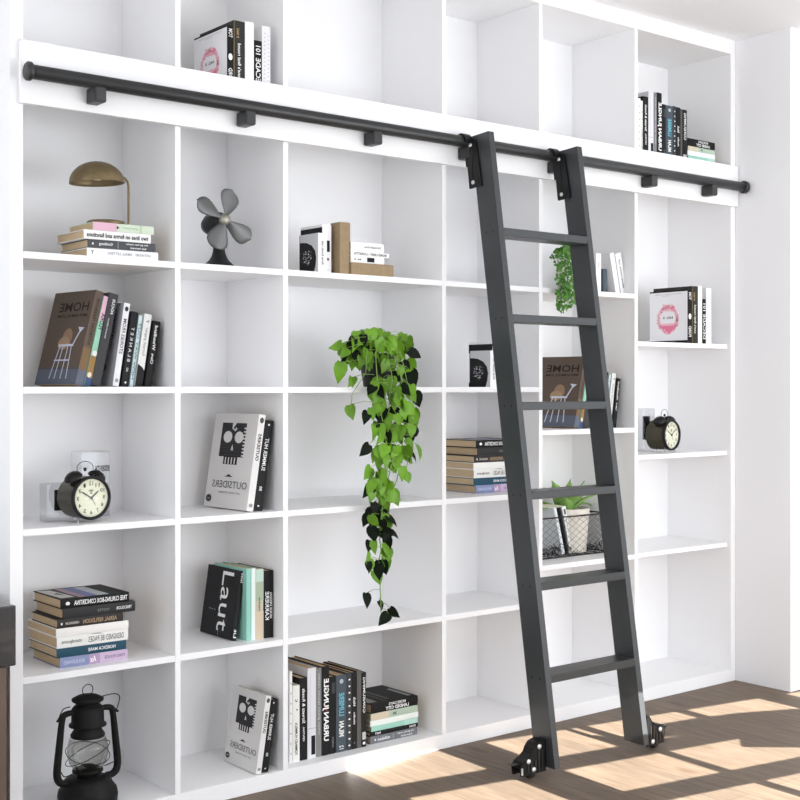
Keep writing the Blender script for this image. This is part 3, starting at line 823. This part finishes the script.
# ------------------------------------------------------------------ twin bell clocks
OLIVE = mat('olive_black_enamel', (58, 52, 34), .3, metal=.2, coat=.2)
CREAM = mat('cream_dial', (240, 241, 218), .6)
def clock(label, x, y, z, R, yaw, group):
    A = thing('alarm_clock', label, 'clock', Matrix.Translation((x, y, z)) @ Matrix.Rotation(math.radians(yaw), 4, 'Z'), group)
    cz = R + .007
    D = .1
    Mx = Matrix.Translation((0, 0, cz)) @ Matrix.Rotation(-PI / 2, 4, 'X')   # lathe axis -> +y
    MB().lathe([(0, D), (R * .8, D), (R * .95, D - .006), (R * .97, D - .015), (R * .95, .02), (R * .95, .008), (0, .008)], OLIVE, 48, Mx).build('case', A)
    MB().lathe([(R * .86, .004), (R * .88, -.003), (R * .95, -.005), (R, 0), (R, .010), (R * .95, .014)], HARD, 48, Mx).build('bezel', A)
    d = MB()
    r = R * .87
    d.face([(r * math.cos(t * PI / 24), .004, cz + r * math.sin(t * PI / 24)) for t in range(48)], CREAM)
    for n in range(1, 13):
        a = math.radians(30 * n)
        cx, c2 = -math.sin(a) * r * .76, math.cos(a) * r * .76
        d.decor(lambda p, q_, k=1: (p, .0036, cz + q_), [('t', str(n), cx / 1, c2 / 1, r * (.24 if n > 9 else .13), r * .2, 0, True, (40, 42, 34), .015)], 1, 1)
    for n in range(60):
        a = math.radians(6 * n)
        u = Vector((math.sin(a), math.cos(a))); p = Vector((u.y, -u.x)) * .0004
        r0, r1 = r * .92, r * .96
        d.face([(u.x * r0 - p.x, .0036, cz + u.y * r0 - p.y), (u.x * r0 + p.x, .0036, cz + u.y * r0 + p.y), (u.x * r1 + p.x, .0036, cz + u.y * r1 + p.y), (u.x * r1 - p.x, .0036, cz + u.y * r1 - p.y)], ink((60, 60, 50)))
    d.decor(lambda p, q_, k=1: (p, .0036, cz + q_), [('e', 0, r * .38, r * .14, r * .06, (150, 150, 130)), ('r', -r * .05, r * .22, r * .05, r * .3, (110, 110, 96))], 1, 1)
    d.build('dial', A)
    def hand(dx, dz, ln, wd, m, y_, nm='hand'):
        u = Vector((dx, dz)).normalized(); p = Vector((u.y, -u.x)) * wd
        s0, s1 = u * -ln * .12, u * ln
        pts = [(s0.x - p.x, s0.y - p.y + cz), (s0.x + p.x, s0.y + p.y + cz), (s1.x * .8 + p.x * 1.1, s1.y * .8 + p.y * 1.1 + cz), (s1.x, s1.y + cz), (s1.x * .8 - p.x * 1.1, s1.y * .8 - p.y * 1.1 + cz)]
        MB().prism(pts, y_, y_ + .0006, m).build(nm, A)
    hand(-95, 58, r * .72, .0015, HARD, .001)
    hand(75, 62, r * .58, .0017, HARD, .0016)
    hand(36, -56, r * .5, .0005, HARD, .0022, 'alarm_hand')
    MB().lathe([(0, -.001), (.004, -.001), (.0045, .002), (.0045, .003)], HARD, 16, Mx).build('hand_pin', A)
    MB().lathe([(0, .0005), (r, .0005), (r, -.0005), (0, -.0005)], THIN, 40, Matrix.Translation((0, -.0018, cz)) @ Matrix.Rotation(-PI / 2, 4, 'X')).build('glass', A)
    for s in (-1, 1):
        Mb = Matrix.Translation((s * R * .56, D * .38, cz + R * .83)) @ Matrix.Rotation(math.radians(28 * s), 4, 'Y')
        MB().lathe([(.0, .012), (.004, .011), (.004, .014)], STEEL, 12, Mb @ Matrix.Translation((0, 0, R * .24))).build('bell_nut', A)
        MB().lathe([(R * .43, 0), (R * .42, .004), (R * .36, R * .17), (R * .22, R * .27), (0, R * .31), (0, R * .28), (R * .2, R * .24), (R * .33, R * .15), (R * .39, 0), (R * .43, 0)], HARD, 32, Mb @ Matrix.Translation((0, 0, .004))).build('bell', A)
        MB().tube([(s * R * .38, D * .38, cz + R * .82), (s * R * .5, D * .38, cz + R * 1.06)], .002, STEEL, 8).build('bell_post', A)
        MB().tube([(s * R * .5, .016, cz - R * .8), (s * R * .6, .010, .0035), (s * R * .62, .008, .0025)], .0026, STEEL, 8).build('foot', A)
    MB().tube([(0, D * .75, cz - R * .9), (0, D * .8, .003)], .0026, STEEL, 8).build('foot', A)
    hp = [(R * .42 * math.cos(a), D * .38, cz + R * 1.3 + R * .34 * math.sin(a)) for a in [PI * i / 14 for i in range(15)]]
    MB().tube([(R * .36, D * .38, cz + R * .95)] + hp + [(-R * .36, D * .38, cz + R * .95)], .0013, mat('dark_steel', (110, 110, 112), .35, metal=.7), 8).build('handle', A)
    MB().tube([(0, D * .38, cz + R * .9), (0, D * .38, cz + R * 1.2)], .0012, STEEL, 6).lathe([(0, 0), (.004, .001), (.005, .006), (.004, .011), (0, .012)], HARD, 14, Matrix.Translation((0, D * .38, cz + R * 1.18))).build('hammer', A)
    return A
clock('black twin-bell alarm clock with cream dial on the left shelf', XY(90.6, .07), .062, ZC, .0665, 6, 'twin-bell alarm clocks')
clock('black twin-bell alarm clock with cream dial on the far right shelf', XY(670.3, .1), .09, 1.0307, .068, 8, 'twin-bell alarm clocks')

GG = 'clear glass blocks behind the clocks'
def block(label, x, y, z, w, d, h, dark, txt=False):
    o = thing('glass_block', label, 'ornament', Matrix.Translation((x, y, z)), GG)
    MB().box(0, w, 0, d, 0, h, ACRYL).build('glass', o, bevel=.003)
    if dark:
        MB().box(w * .42, w * .98, d * .46, d * .54, h * .27, h * .82, ink((44, 44, 46))).build('inlay', o)
    if txt:
        m = MB()
        m.decor(lambda a, b, k=1: (a, -.0006, b), [('t', 'ESSENZA', .72, .74, .5, .09, 0, True, (50, 50, 52), .03), ('r', .2, .5, .95, .505, GR)], w, h)
        m.build('lettering', o)
zc = ZC + .0005
block('tall clear glass block behind the left alarm clock', XY(80.5, .205), .205, zc, .1, .07, ZH(90, 452, .205) - ZC, False, True)
block('low clear glass block with a dark inlay left of the left alarm clock', XY(46, .14), .14, zc, .09, .05, .115, True)
block('clear glass block with a dark inlay behind the right alarm clock', XY(643.5, .17), .17, 1.0312, .078, .06, ZH(650, 408.5, .17) - 1.0307, True)

# ------------------------------------------------------------------ lantern
lx, ly = XY(87, .1), .095
A = thing('lantern', 'black hurricane oil lantern with wire-guarded glass chimney in the bottom left compartment', 'lantern', loc=(lx, ly, ZE))
def lz(y): return 1.3118 - (y - 388) * .003016 - ZE
MB().lathe([(0, 0), (.082, 0), (.088, .006), (.09, .028), (.087, .045), (.074, .062), (.070, .072), (.070, lz(781)), (.05, lz(778)), (0, lz(778))], LBLACK, 40).build('tank', A)
MB().lathe([(0, lz(779)), (.034, lz(779)), (.030, lz(776)), (.046, lz(773)), (.046, lz(771)), (.03, lz(769)), (0.02, lz(767)), (0, lz(766))], LBLACK, 32).build('burner', A)
MB().lathe([(.042, lz(771)), (.056, lz(764)), (.062, lz(754)), (.061, lz(747)), (.054, lz(739)), (.052, lz(739)), (.0595, lz(747)), (.0605, lz(754)), (.054, lz(764)), (.041, lz(770.5)), (.042, lz(771))], SMOKY, 40).build('glass', A)
MB().lathe([(.050, lz(738)), (.052, lz(736)), (.040, lz(730)), (.037, lz(728)), (.056, lz(727)), (.056, lz(725.5)), (.049, lz(724)), (.048, lz(710)), (.040, lz(707)), (.034, lz(706)), (.034, lz(705)), (.047, lz(702)), (.048, lz(700)), (.03, lz(697)), (0, lz(696))], LBLACK, 36).build('chimney', A)
MB().tube([(0 + .017 * math.cos(a), 0, lz(691.5) + .017 * math.sin(a)) for a in [2 * PI * i / 20 for i in range(20)]], .0014, LBLACK, 6, closed=True).build('top_ring', A)
for s in (-1, 1):
    pts = [(s * .046, 0, lz(712)), (s * .062, 0, lz(712)), (s * .078, 0, lz(714)), (s * .084, 0, lz(722)), (s * .09, 0, lz(740)), (s * .097, 0, lz(762)), (s * .098, 0, lz(772)), (s * .092, 0, lz(778)), (s * .078, 0, lz(781)), (s * .06, 0, lz(781))]
    MB().wire(pts, .0105, LBLACK, 14, rs=[.008, .009, .0095, .0095, .0105, .0115, .0115, .0115, .0105, .010]).build('side_tube', A)
    MB().tube([(s * .078, 0, lz(713)), (s * .092, 0, lz(717)), (s * .1, -.004, lz(718))], .006, LBLACK, 8, rs=[.008, .005, .003]).build('bail_lug', A)
# bail wire fallen to the side, lift wire, guard
MB().wire([(.094, 0, lz(717)), (.104, .002, lz(709)), (.106, .004, lz(703)), (.09, .004, lz(700)), (.06, .002, lz(700)), (.03, 0, lz(701))], .0016, LBLACK, 6).build('bail', A)
MB().wire([(-.094, 0, lz(717)), (-.086, .004, lz(712)), (-.075, .004, lz(707)), (-.055, .003, lz(706))], .0016, LBLACK, 6).build('bail', A)
for tilt, ph in ((24, .3), (-17, 1.5)):
    pts = []
    for i in range(28):
        a = 2 * PI * i / 28
        r = .0655
        pts.append((r * math.cos(a), r * math.sin(a), lz(755) + r * math.tan(math.radians(tilt)) * math.cos(a + ph)))
    MB().tube(pts, .0013, LBLACK, 6, closed=True).build('guard_wire', A)
MB().wire([(-.09, -.01, lz(768)), (-.08, -.012, lz(773)), (-.06, -.02, lz(771)), (-.045, -.02, lz(768))], .0016, LBLACK, 6).build('lift_wire', A)
MB().wire([(.09, -.01, lz(762)), (.082, -.012, lz(767)), (.06, -.02, lz(768)), (.045, -.02, lz(769))], .0016, LBLACK, 6).build('lift_wire', A)
MB().lathe([(0, 0), (.012, 0), (.012, .012), (0, .014)], LBLACK, 16, Matrix.Translation((.045, -.03, lz(781)))).build('filler_cap', A)

# ------------------------------------------------------------------ plants
def leaf(mb, p, tip, nrm, ln, wd, m, curl=.25):
    """heart-shaped leaf: stem end p, direction tip, facing nrm"""
    t = Vector(tip).normalized(); n = Vector(nrm)
    n = (n - t * n.dot(t)).normalized(); s = t.cross(n)
    out = [(0, 0), (-.07, .26), (.08, .46), (.32, .5), (.58, .38), (.82, .16), (1, 0)]
    base = len(mb.v)
    vs = []
    def P(u, v):
        return Vector(p) + t * (u * ln) + s * (v * wd) + n * (-curl * ln * (u - .35) ** 2 + .35 * abs(v) * wd * .5)
    mid = [0, .08, .18, .34, .58, .82, 1]
    for i, (u, v) in enumerate(out):
        vs.append(tuple(P(mid[i], 0)))
        vs.append(tuple(P(u, v)))
        vs.append(tuple(P(u, -v)))
    fs = []
    for i in range(6):
        a, b = 3 * i, 3 * i + 3
        fs.append((a, a + 1, b + 1, b)); fs.append((a, b, b + 2, a + 2))
    mb.add(vs, fs, m, True)

rng = random.Random(11)
potx, poty = 2.80, .115
V = thing('trailing_plant', 'green trailing vine in a black pot hanging down past three shelves', 'plant', loc=(potx, poty, ZB))
OV = Matrix.Translation((-potx, -poty, -ZB))
MB().lathe([(0, 0), (.048, 0), (.05, .004), (.066, .105), (.070, .108), (.070, .12), (.063, .12), (.061, .1), (0, .1)], POTB, 36, Matrix.Translation((potx, poty, ZB))).build('pot', V, OV)
lf = MB(); st = MB()
def lp(px, py, Y): return Vector((XY(px, Y), Y, ZH(px, py, Y)))
# vines
def vine(pxy, y0=-.05, r=.0018):
    pts = [Vector((potx + rng.uniform(-.03, .03), poty - .02, ZB + .11)), Vector((potx - .02, .0, ZB + .135))]
    pts += [lp(px, py, y0) for px, py in pxy]
    sm = []
    for i in range(len(pts) - 1):
        for k in range(3):
            sm.append(pts[i].lerp(pts[i + 1], k / 3) + Vector((rng.uniform(-.003, .003), rng.uniform(-.003, .003), 0)))
    sm.append(pts[-1])
    st.tube(sm, r, STEMG, 6)
vine([(388, 352), (392, 380), (388, 420), (391, 450), (386, 480), (381, 520), (380, 550), (380, 580), (381, 612)])
vine([(376, 352), (378, 390), (384, 430), (392, 460), (384, 500), (378, 535)], -.06)
vine([(396, 350), (402, 390), (404, 430), (400, 470), (390, 500), (388, 530)], -.045)
vine([(368, 350), (366, 372), (352, 395), (351, 408)], -.06, .0012)
vine([(400, 352), (410, 400), (410, 440), (406, 470)], -.05, .0014)
def put(px, py, Y, size, m, tx=None, ny=None):
    c = lp(px, py, Y)
    a = tx if tx is not None else rng.gauss(0, .55)
    tip = Vector((math.sin(a) * .85, rng.uniform(-.4, .25) - .12, -math.cos(a)))
    n = Vector((rng.uniform(-1.6, .7), -1, rng.uniform(-.3, .8)))
    ln = size; 
    start = c - tip.normalized() * ln * .45
    leaf(lf, start, tip, n, ln, size * rng.uniform(.62, .8), m, rng.uniform(.1, .6))
    return start
bands = [(337, 346, 352, 406, 14, .1),   # y0,y1,x0,x1,count,dark share
    (336, 350, 345, 412, 26, .12), (345, 366, 338, 417, 34, .12), (362, 390, 348, 414, 40, .16), (386, 410, 370, 414, 22, .22),
    (404, 432, 371, 416, 26, .25), (430, 455, 372, 412, 20, .25), (450, 480, 374, 410, 24, .15), (478, 508, 367, 396, 20, .25),
    (504, 528, 368, 394, 13, .5), (524, 545, 366, 395, 8, .8), (545, 572, 368, 390, 8, .45), ]
for y0, y1, xa, xb, n, dk in bands:
    for i in range(n):
        px, py = rng.uniform(xa, xb), rng.uniform(y0, y1)
        if 357 < px < 382 and 352 < py < 386 and rng.random() < .6: continue
        if y1 < 392:
            # head of the plant, bulging around the pot
            Yd = .03 - .07 * math.cos((px - 378) / 45 * 1.3) + rng.uniform(-.02, .03)
            if py > 372: Yd = min(Yd, -.035)
        else:
            Yd = rng.uniform(-.085, -.035)
        m = GREEN_SHADE if rng.random() < dk else GREEN
        a = rng.gauss((px - (xa + xb) / 2) / 45, .45)
        s = put(px, py, Yd, rng.uniform(.040, .064), m, a)
        cen = lp((xa + xb) / 2 + (px - (xa + xb) / 2) * .25, py - 7, Yd + .005)
        st.tube([cen, (cen + s) / 2 + Vector((0, 0, .006)), s], .0009, STEMG, 5)
for px, py, a, m, sz in [(340, 372, -.2, GREEN, .075), (336, 346, -1.3, GREEN, .06), (351, 412, 0, GREEN, .055), (345, 352, -1.0, GREEN, .06), (415, 354, 1.2, GREEN_SHADE, .06), (412, 378, .1, GREEN_SHADE, .07), (366, 417, -.6, GREEN_SHADE, .055),
                     (417, 399, .4, GREEN_SHADE, .06), (414, 421, .1, GREEN, .055), (415, 431, 1.5, GREEN_SHADE, .062), (419, 452, .0, GREEN, .062), (414, 457, .8, GREEN_SHADE, .05), (365, 450, -.8, GREEN_SHADE, .055), (368, 473, -.9, GREEN, .06),
                     (366, 520, -.7, GREEN_SHADE, .05), (394, 534, 1.0, GREEN_SHADE, .05), (388, 543, .2, GREEN_SHADE, .055), (374, 547, -.1, GREEN, .05), (368, 557, -.5, GREEN, .05), (387, 555, -.2, GREEN, .06), (384, 567, .2, GREEN_SHADE, .055),
                     (378, 577, .5, GREEN, .06), (367, 600, -.2, GREEN_SHADE, .055), (381, 605, .3, GREEN_SHADE, .035), (394, 613, .7, GREEN_SHADE, .05), (384, 619, -1.0, GREEN_SHADE, .06)]:
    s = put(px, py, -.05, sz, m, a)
    cx = min(max(px, 376), 402) if py < 470 else 381
    cen = lp(cx, py - 10, -.05)
    st.tube([cen, (cen + s) / 2 + Vector((0, -.003, .008)), s], .0009, STEMG, 5)
lf.build('foliage', V, OV); st.build('stem', V, OV)

# small trailing plant
px_, py_ = XY(570, .08), .08
V = thing('trailing_plant', 'dense small-leaved green plant spilling from a white pot behind the ladder', 'plant', loc=(px_, py_, ZA))
MB().lathe([(0, 0), (.045, 0), (.048, .004), (.054, .125), (.056, .13), (.051, .13), (.049, .11), (0, .11)], POTW, 32).build('pot', V)
w = MB(); OV = Matrix.Translation((-px_, -py_, -ZA))
GRS = mat('small_leaf_green', (74, 128, 36), .5, noise=.35, nscale=14)
def tiny(c, n):
    t = Vector((rng.uniform(-.6, .6), rng.uniform(-.6, .2), rng.uniform(-1, .1)))
    leaf(w, c, t, n, rng.uniform(.011, .018), .013, GRS, .2)
for i in range(620):
    f = rng.random()
    if f < .3:
        a = rng.uniform(0, 2 * PI); rr = math.sqrt(rng.random())
        c = Vector((px_ - .012 + .082 * rr * math.cos(a), py_ + .06 * rr * math.sin(a), ZA + .13 + .052 * math.sqrt(1 - rr * rr)))
    else:
        px = rng.uniform(556.5, 577); py = rng.uniform(250, 311)
        if px > 568 and py > 304: py -= 20
        if py > 290 and px < 557 + (py - 290) * .0: pass
        Yd = rng.uniform(-.045, -.012)
        c = lp(px + rng.gauss(0, 1), py, Yd)
    tiny(c, Vector((rng.uniform(-.8, .4), -1, rng.uniform(-.2, .8))))
w.build('foliage', V, OV)
s2 = MB()
for px, pe in ((558, 306), (562, 311), (567, 309), (572, 300)):
    pts = [Vector((px_, py_ - .03, ZA + .125)), lp(px, 252, -.01), lp(px, 262, -.028), lp(px, 285, -.028), lp(px, pe, -.028)]
    s2.tube(pts, .0015, STEMG, 5)
s2.build('stem', V, OV)

# wire basket with planter and magazines
zb = .6201
bx0, bx1, by0, by1, bh = 3.60, 4.035, .12, .325, .165
WIRE = mat('dark_wire', (38, 36, 38), .5, metal=.3)
Bk = thing('wire_basket', 'dark chicken-wire basket behind the ladder holding a planter and magazines', 'basket', loc=(bx0, by0, zb))
fr = MB(); ms = MB()
def ring(z, ins=0., r=.003):
    return [(ins, ins, z), (bx1 - bx0 - ins, ins, z), (bx1 - bx0 - ins, by1 - by0 - ins, z), (ins, by1 - by0 - ins, z)]
W_, D_ = bx1 - bx0, by1 - by0
for z in (.004, bh):
    q4 = ring(z)
    for i in range(4):
        fr.tube([q4[i], q4[(i + 1) % 4]], .0032, WIRE, 6)
for q4 in ring(0):
    fr.tube([(q4[0], q4[1], .003), (q4[0], q4[1], bh)], .0028, WIRE, 6)
for i in range(1, 8):
    fr.tube([(W_ * i / 8, 0, .004), (W_ * i / 8, D_, .004)], .0018, WIRE, 5)
fr.build('rim', Bk)
def hexwall(P, L):
    n = max(2, round(L / .044)); c = L / n
    lv = 6; hz = (bh - .004) / lv
    for r in range(n + 1):
        for sgn in (1, -1):
            pts = [P(min(L, max(0, r * c + sgn * c / 2 * (1 if j % 2 else -1))), j * hz + .003) for j in range(lv + 1)]
            ms.tube(pts, .0009, WIRE, 4)
hexwall(lambda u, z: (u, 0, z), W_)
hexwall(lambda u, z: (u, D_, z), W_)
hexwall(lambda u, z: (0, u, z), D_)
hexwall(lambda u, z: (W_, u, z), D_)
for q in range(130):   # tangled dark twine along the bottom
    a = Vector((rng.uniform(.01, W_ - .01), rng.uniform(.008, .05), rng.uniform(.006, .035)))
    b = a + Vector((rng.uniform(-.05, .05), rng.uniform(-.01, .03), rng.uniform(-.02, .025)))
    b.x = min(W_ - .006, max(.006, b.x)); b.z = max(.006, b.z); b.y = max(.006, b.y)
    ms.tube([a, (a + b) / 2 + Vector((0, .004, .012)), b], .0012, WIRE, 4)
ms.build('wire_mesh', Bk)
ppx, ppy = 3.885, .224
V = thing('potted_succulent', 'broad-leaved green agave in a cream fabric pot inside the wire basket', 'plant', loc=(ppx, ppy, zb + .008))
MB().lathe([(0, 0), (.084, 0), (.088, .004), (.098, .15), (.1, .155), (.1, .182), (.094, .182), (.092, .15), (0, .15)], mat('cream_felt', (222, 216, 204), .85, noise=.08, nscale=50, bump=.3), 36).build('pot', V)
w = MB()
AG = mat('agave_green', (132, 170, 92), .45, noise=.2, nscale=10)
def blade(ang, tilt, ln, wd, tw=0.):
    d = Vector((math.cos(ang), math.sin(ang), 0))
    sd = Vector((-d.y, d.x, 0))
    vs = []; n = 9; fs = []
    for i in range(n + 1):
        u = i / n
        th = tilt - u * tw
        if i == 0: p = Vector((0, 0, .15)) + d * .015
        else: p = p + (d * math.cos(th) + Vector((0, 0, 1)) * math.sin(th)) * ln / n
        wv = wd * (math.sin(PI * min(1, u * .8 + .2)) ** .8) * (1 - u ** 4) + .0005
        up = (-d * math.sin(th) + Vector((0, 0, 1)) * math.cos(th)) * wv * .35
        vs += [tuple(p - sd * wv + up), tuple(p), tuple(p + sd * wv + up)]
    for i in range(n):
        a = 3 * i
        fs += [(a, a + 1, a + 4, a + 3), (a + 1, a + 2, a + 5, a + 4)]
    w.add(vs, fs, AG, True)
for ang, tilt, ln, wd, tw in [(3.5, 1.15, .2, .042, .5), (3.9, .95, .14, .034, .6), (4.5, 1.1, .15, .038, .6), (5.1, 1.1, .16, .038, .5), (5.6, .9, .15, .034, .5), (5.3, 1.3, .16, .036, .3), (2.6, .8, .13, .03, .6),
                              (3.3, .62, .2, .026, .9), (0.1, .75, .2, .018, 1.2), (1.2, 1.1, .13, .03, .5), (2., 1.2, .14, .03, .5), (4.2, 1.35, .17, .032, .25), (5.9, 1.2, .12, .03, .4)]:
    blade(ang, tilt, ln, wd, tw)
o = w.build('foliage', V); sm = o.modifiers.new('thick', 'SOLIDIFY'); sm.thickness = .004
g = 'magazines standing in the wire basket'
for i, (px, T, c, lb) in enumerate([(552, .016, (222, 226, 228), 'pale magazine leaning left in the wire basket, leftmost'), (557.5, .008, (34, 34, 36), 'thin black magazine leaning left in the wire basket, between two white ones'), (560.3, .022, (236, 236, 236), 'white magazine with black marks leaning left in the wire basket')]):
    x = XY(px, .165) + .045
    book(lb, g, .12, .2, T, c, M=stand(x, .15, zb + .0075, 0, -15, 0), name='magazine', cat='magazine', pages=PAPERW, soft=True,
         sp=[('r', .3, .84, .7, .95, K), T_('ARCHITEKTUR', .5, .5, GR, .3)] if i == 2 else [])

# ------------------------------------------------------------------ light
def area(name, loc, rot, sx, sy, power, col):
    l = bpy.data.lights.new(name, 'AREA'); l.shape = 'RECTANGLE'; l.size = sx; l.size_y = sy; l.energy = power; l.color = col
    o = bpy.data.objects.new(name, l); COL.objects.link(o); o.location = loc; o.rotation_euler = rot
    return o
sun = bpy.data.lights.new('sun', 'SUN'); sun.energy = 31.; sun.angle = math.radians(.12); sun.color = (1, .965, .91)
so = bpy.data.objects.new('sun', sun); COL.objects.link(so)
sd = Vector((.05, 1, -SUNT)).normalized()
so.rotation_euler = sd.to_track_quat('-Z', 'Y').to_euler()
so.location = (3, -8, 5)
area('window_daylight', (4.2, -4.45, 1.3), (PI / 2 + .42, 0, math.radians(-9.6)), 4.6, 2.0, 128, (.92, .96, 1))
area('side_fill', (-1.3, -2.2, 1.5), (PI / 2, 0, math.radians(-90)), 3.4, 2.4, 18, (.95, .975, 1))  # added fill to lift the left-facing sides, no window known there
wd = bpy.data.worlds.new('World'); SC.world = wd; wd.use_nodes = True
bg = wd.node_tree.nodes['Background']; bg.inputs[0].default_value = (.93, .96, 1, 1); bg.inputs[1].default_value = 1.6

# ------------------------------------------------------------------ camera
cam = bpy.data.cameras.new('camera'); co = bpy.data.objects.new('camera', cam); COL.objects.link(co)
cam.sensor_width = 36; cam.lens = FPX / 800 * 36
cam.shift_y = -(400 - HOR) / 800
cam.clip_start = .05
co.location = CAM
co.rotation_euler = (PI / 2, 0, -(PI / 2 - TH))
SC.camera = co
vs_ = SC.view_settings
vs_.view_transform = 'Standard'; vs_.look = 'None'; vs_.gamma = 1; vs_.exposure = .13; vs_.use_curve_mapping = False
SC.cycles.use_denoising = True
SC.cycles.max_bounces = 10
SC.cycles.diffuse_bounces = 6
SC.cycles.transmission_bounces = 10
SC.cycles.caustics_reflective = False
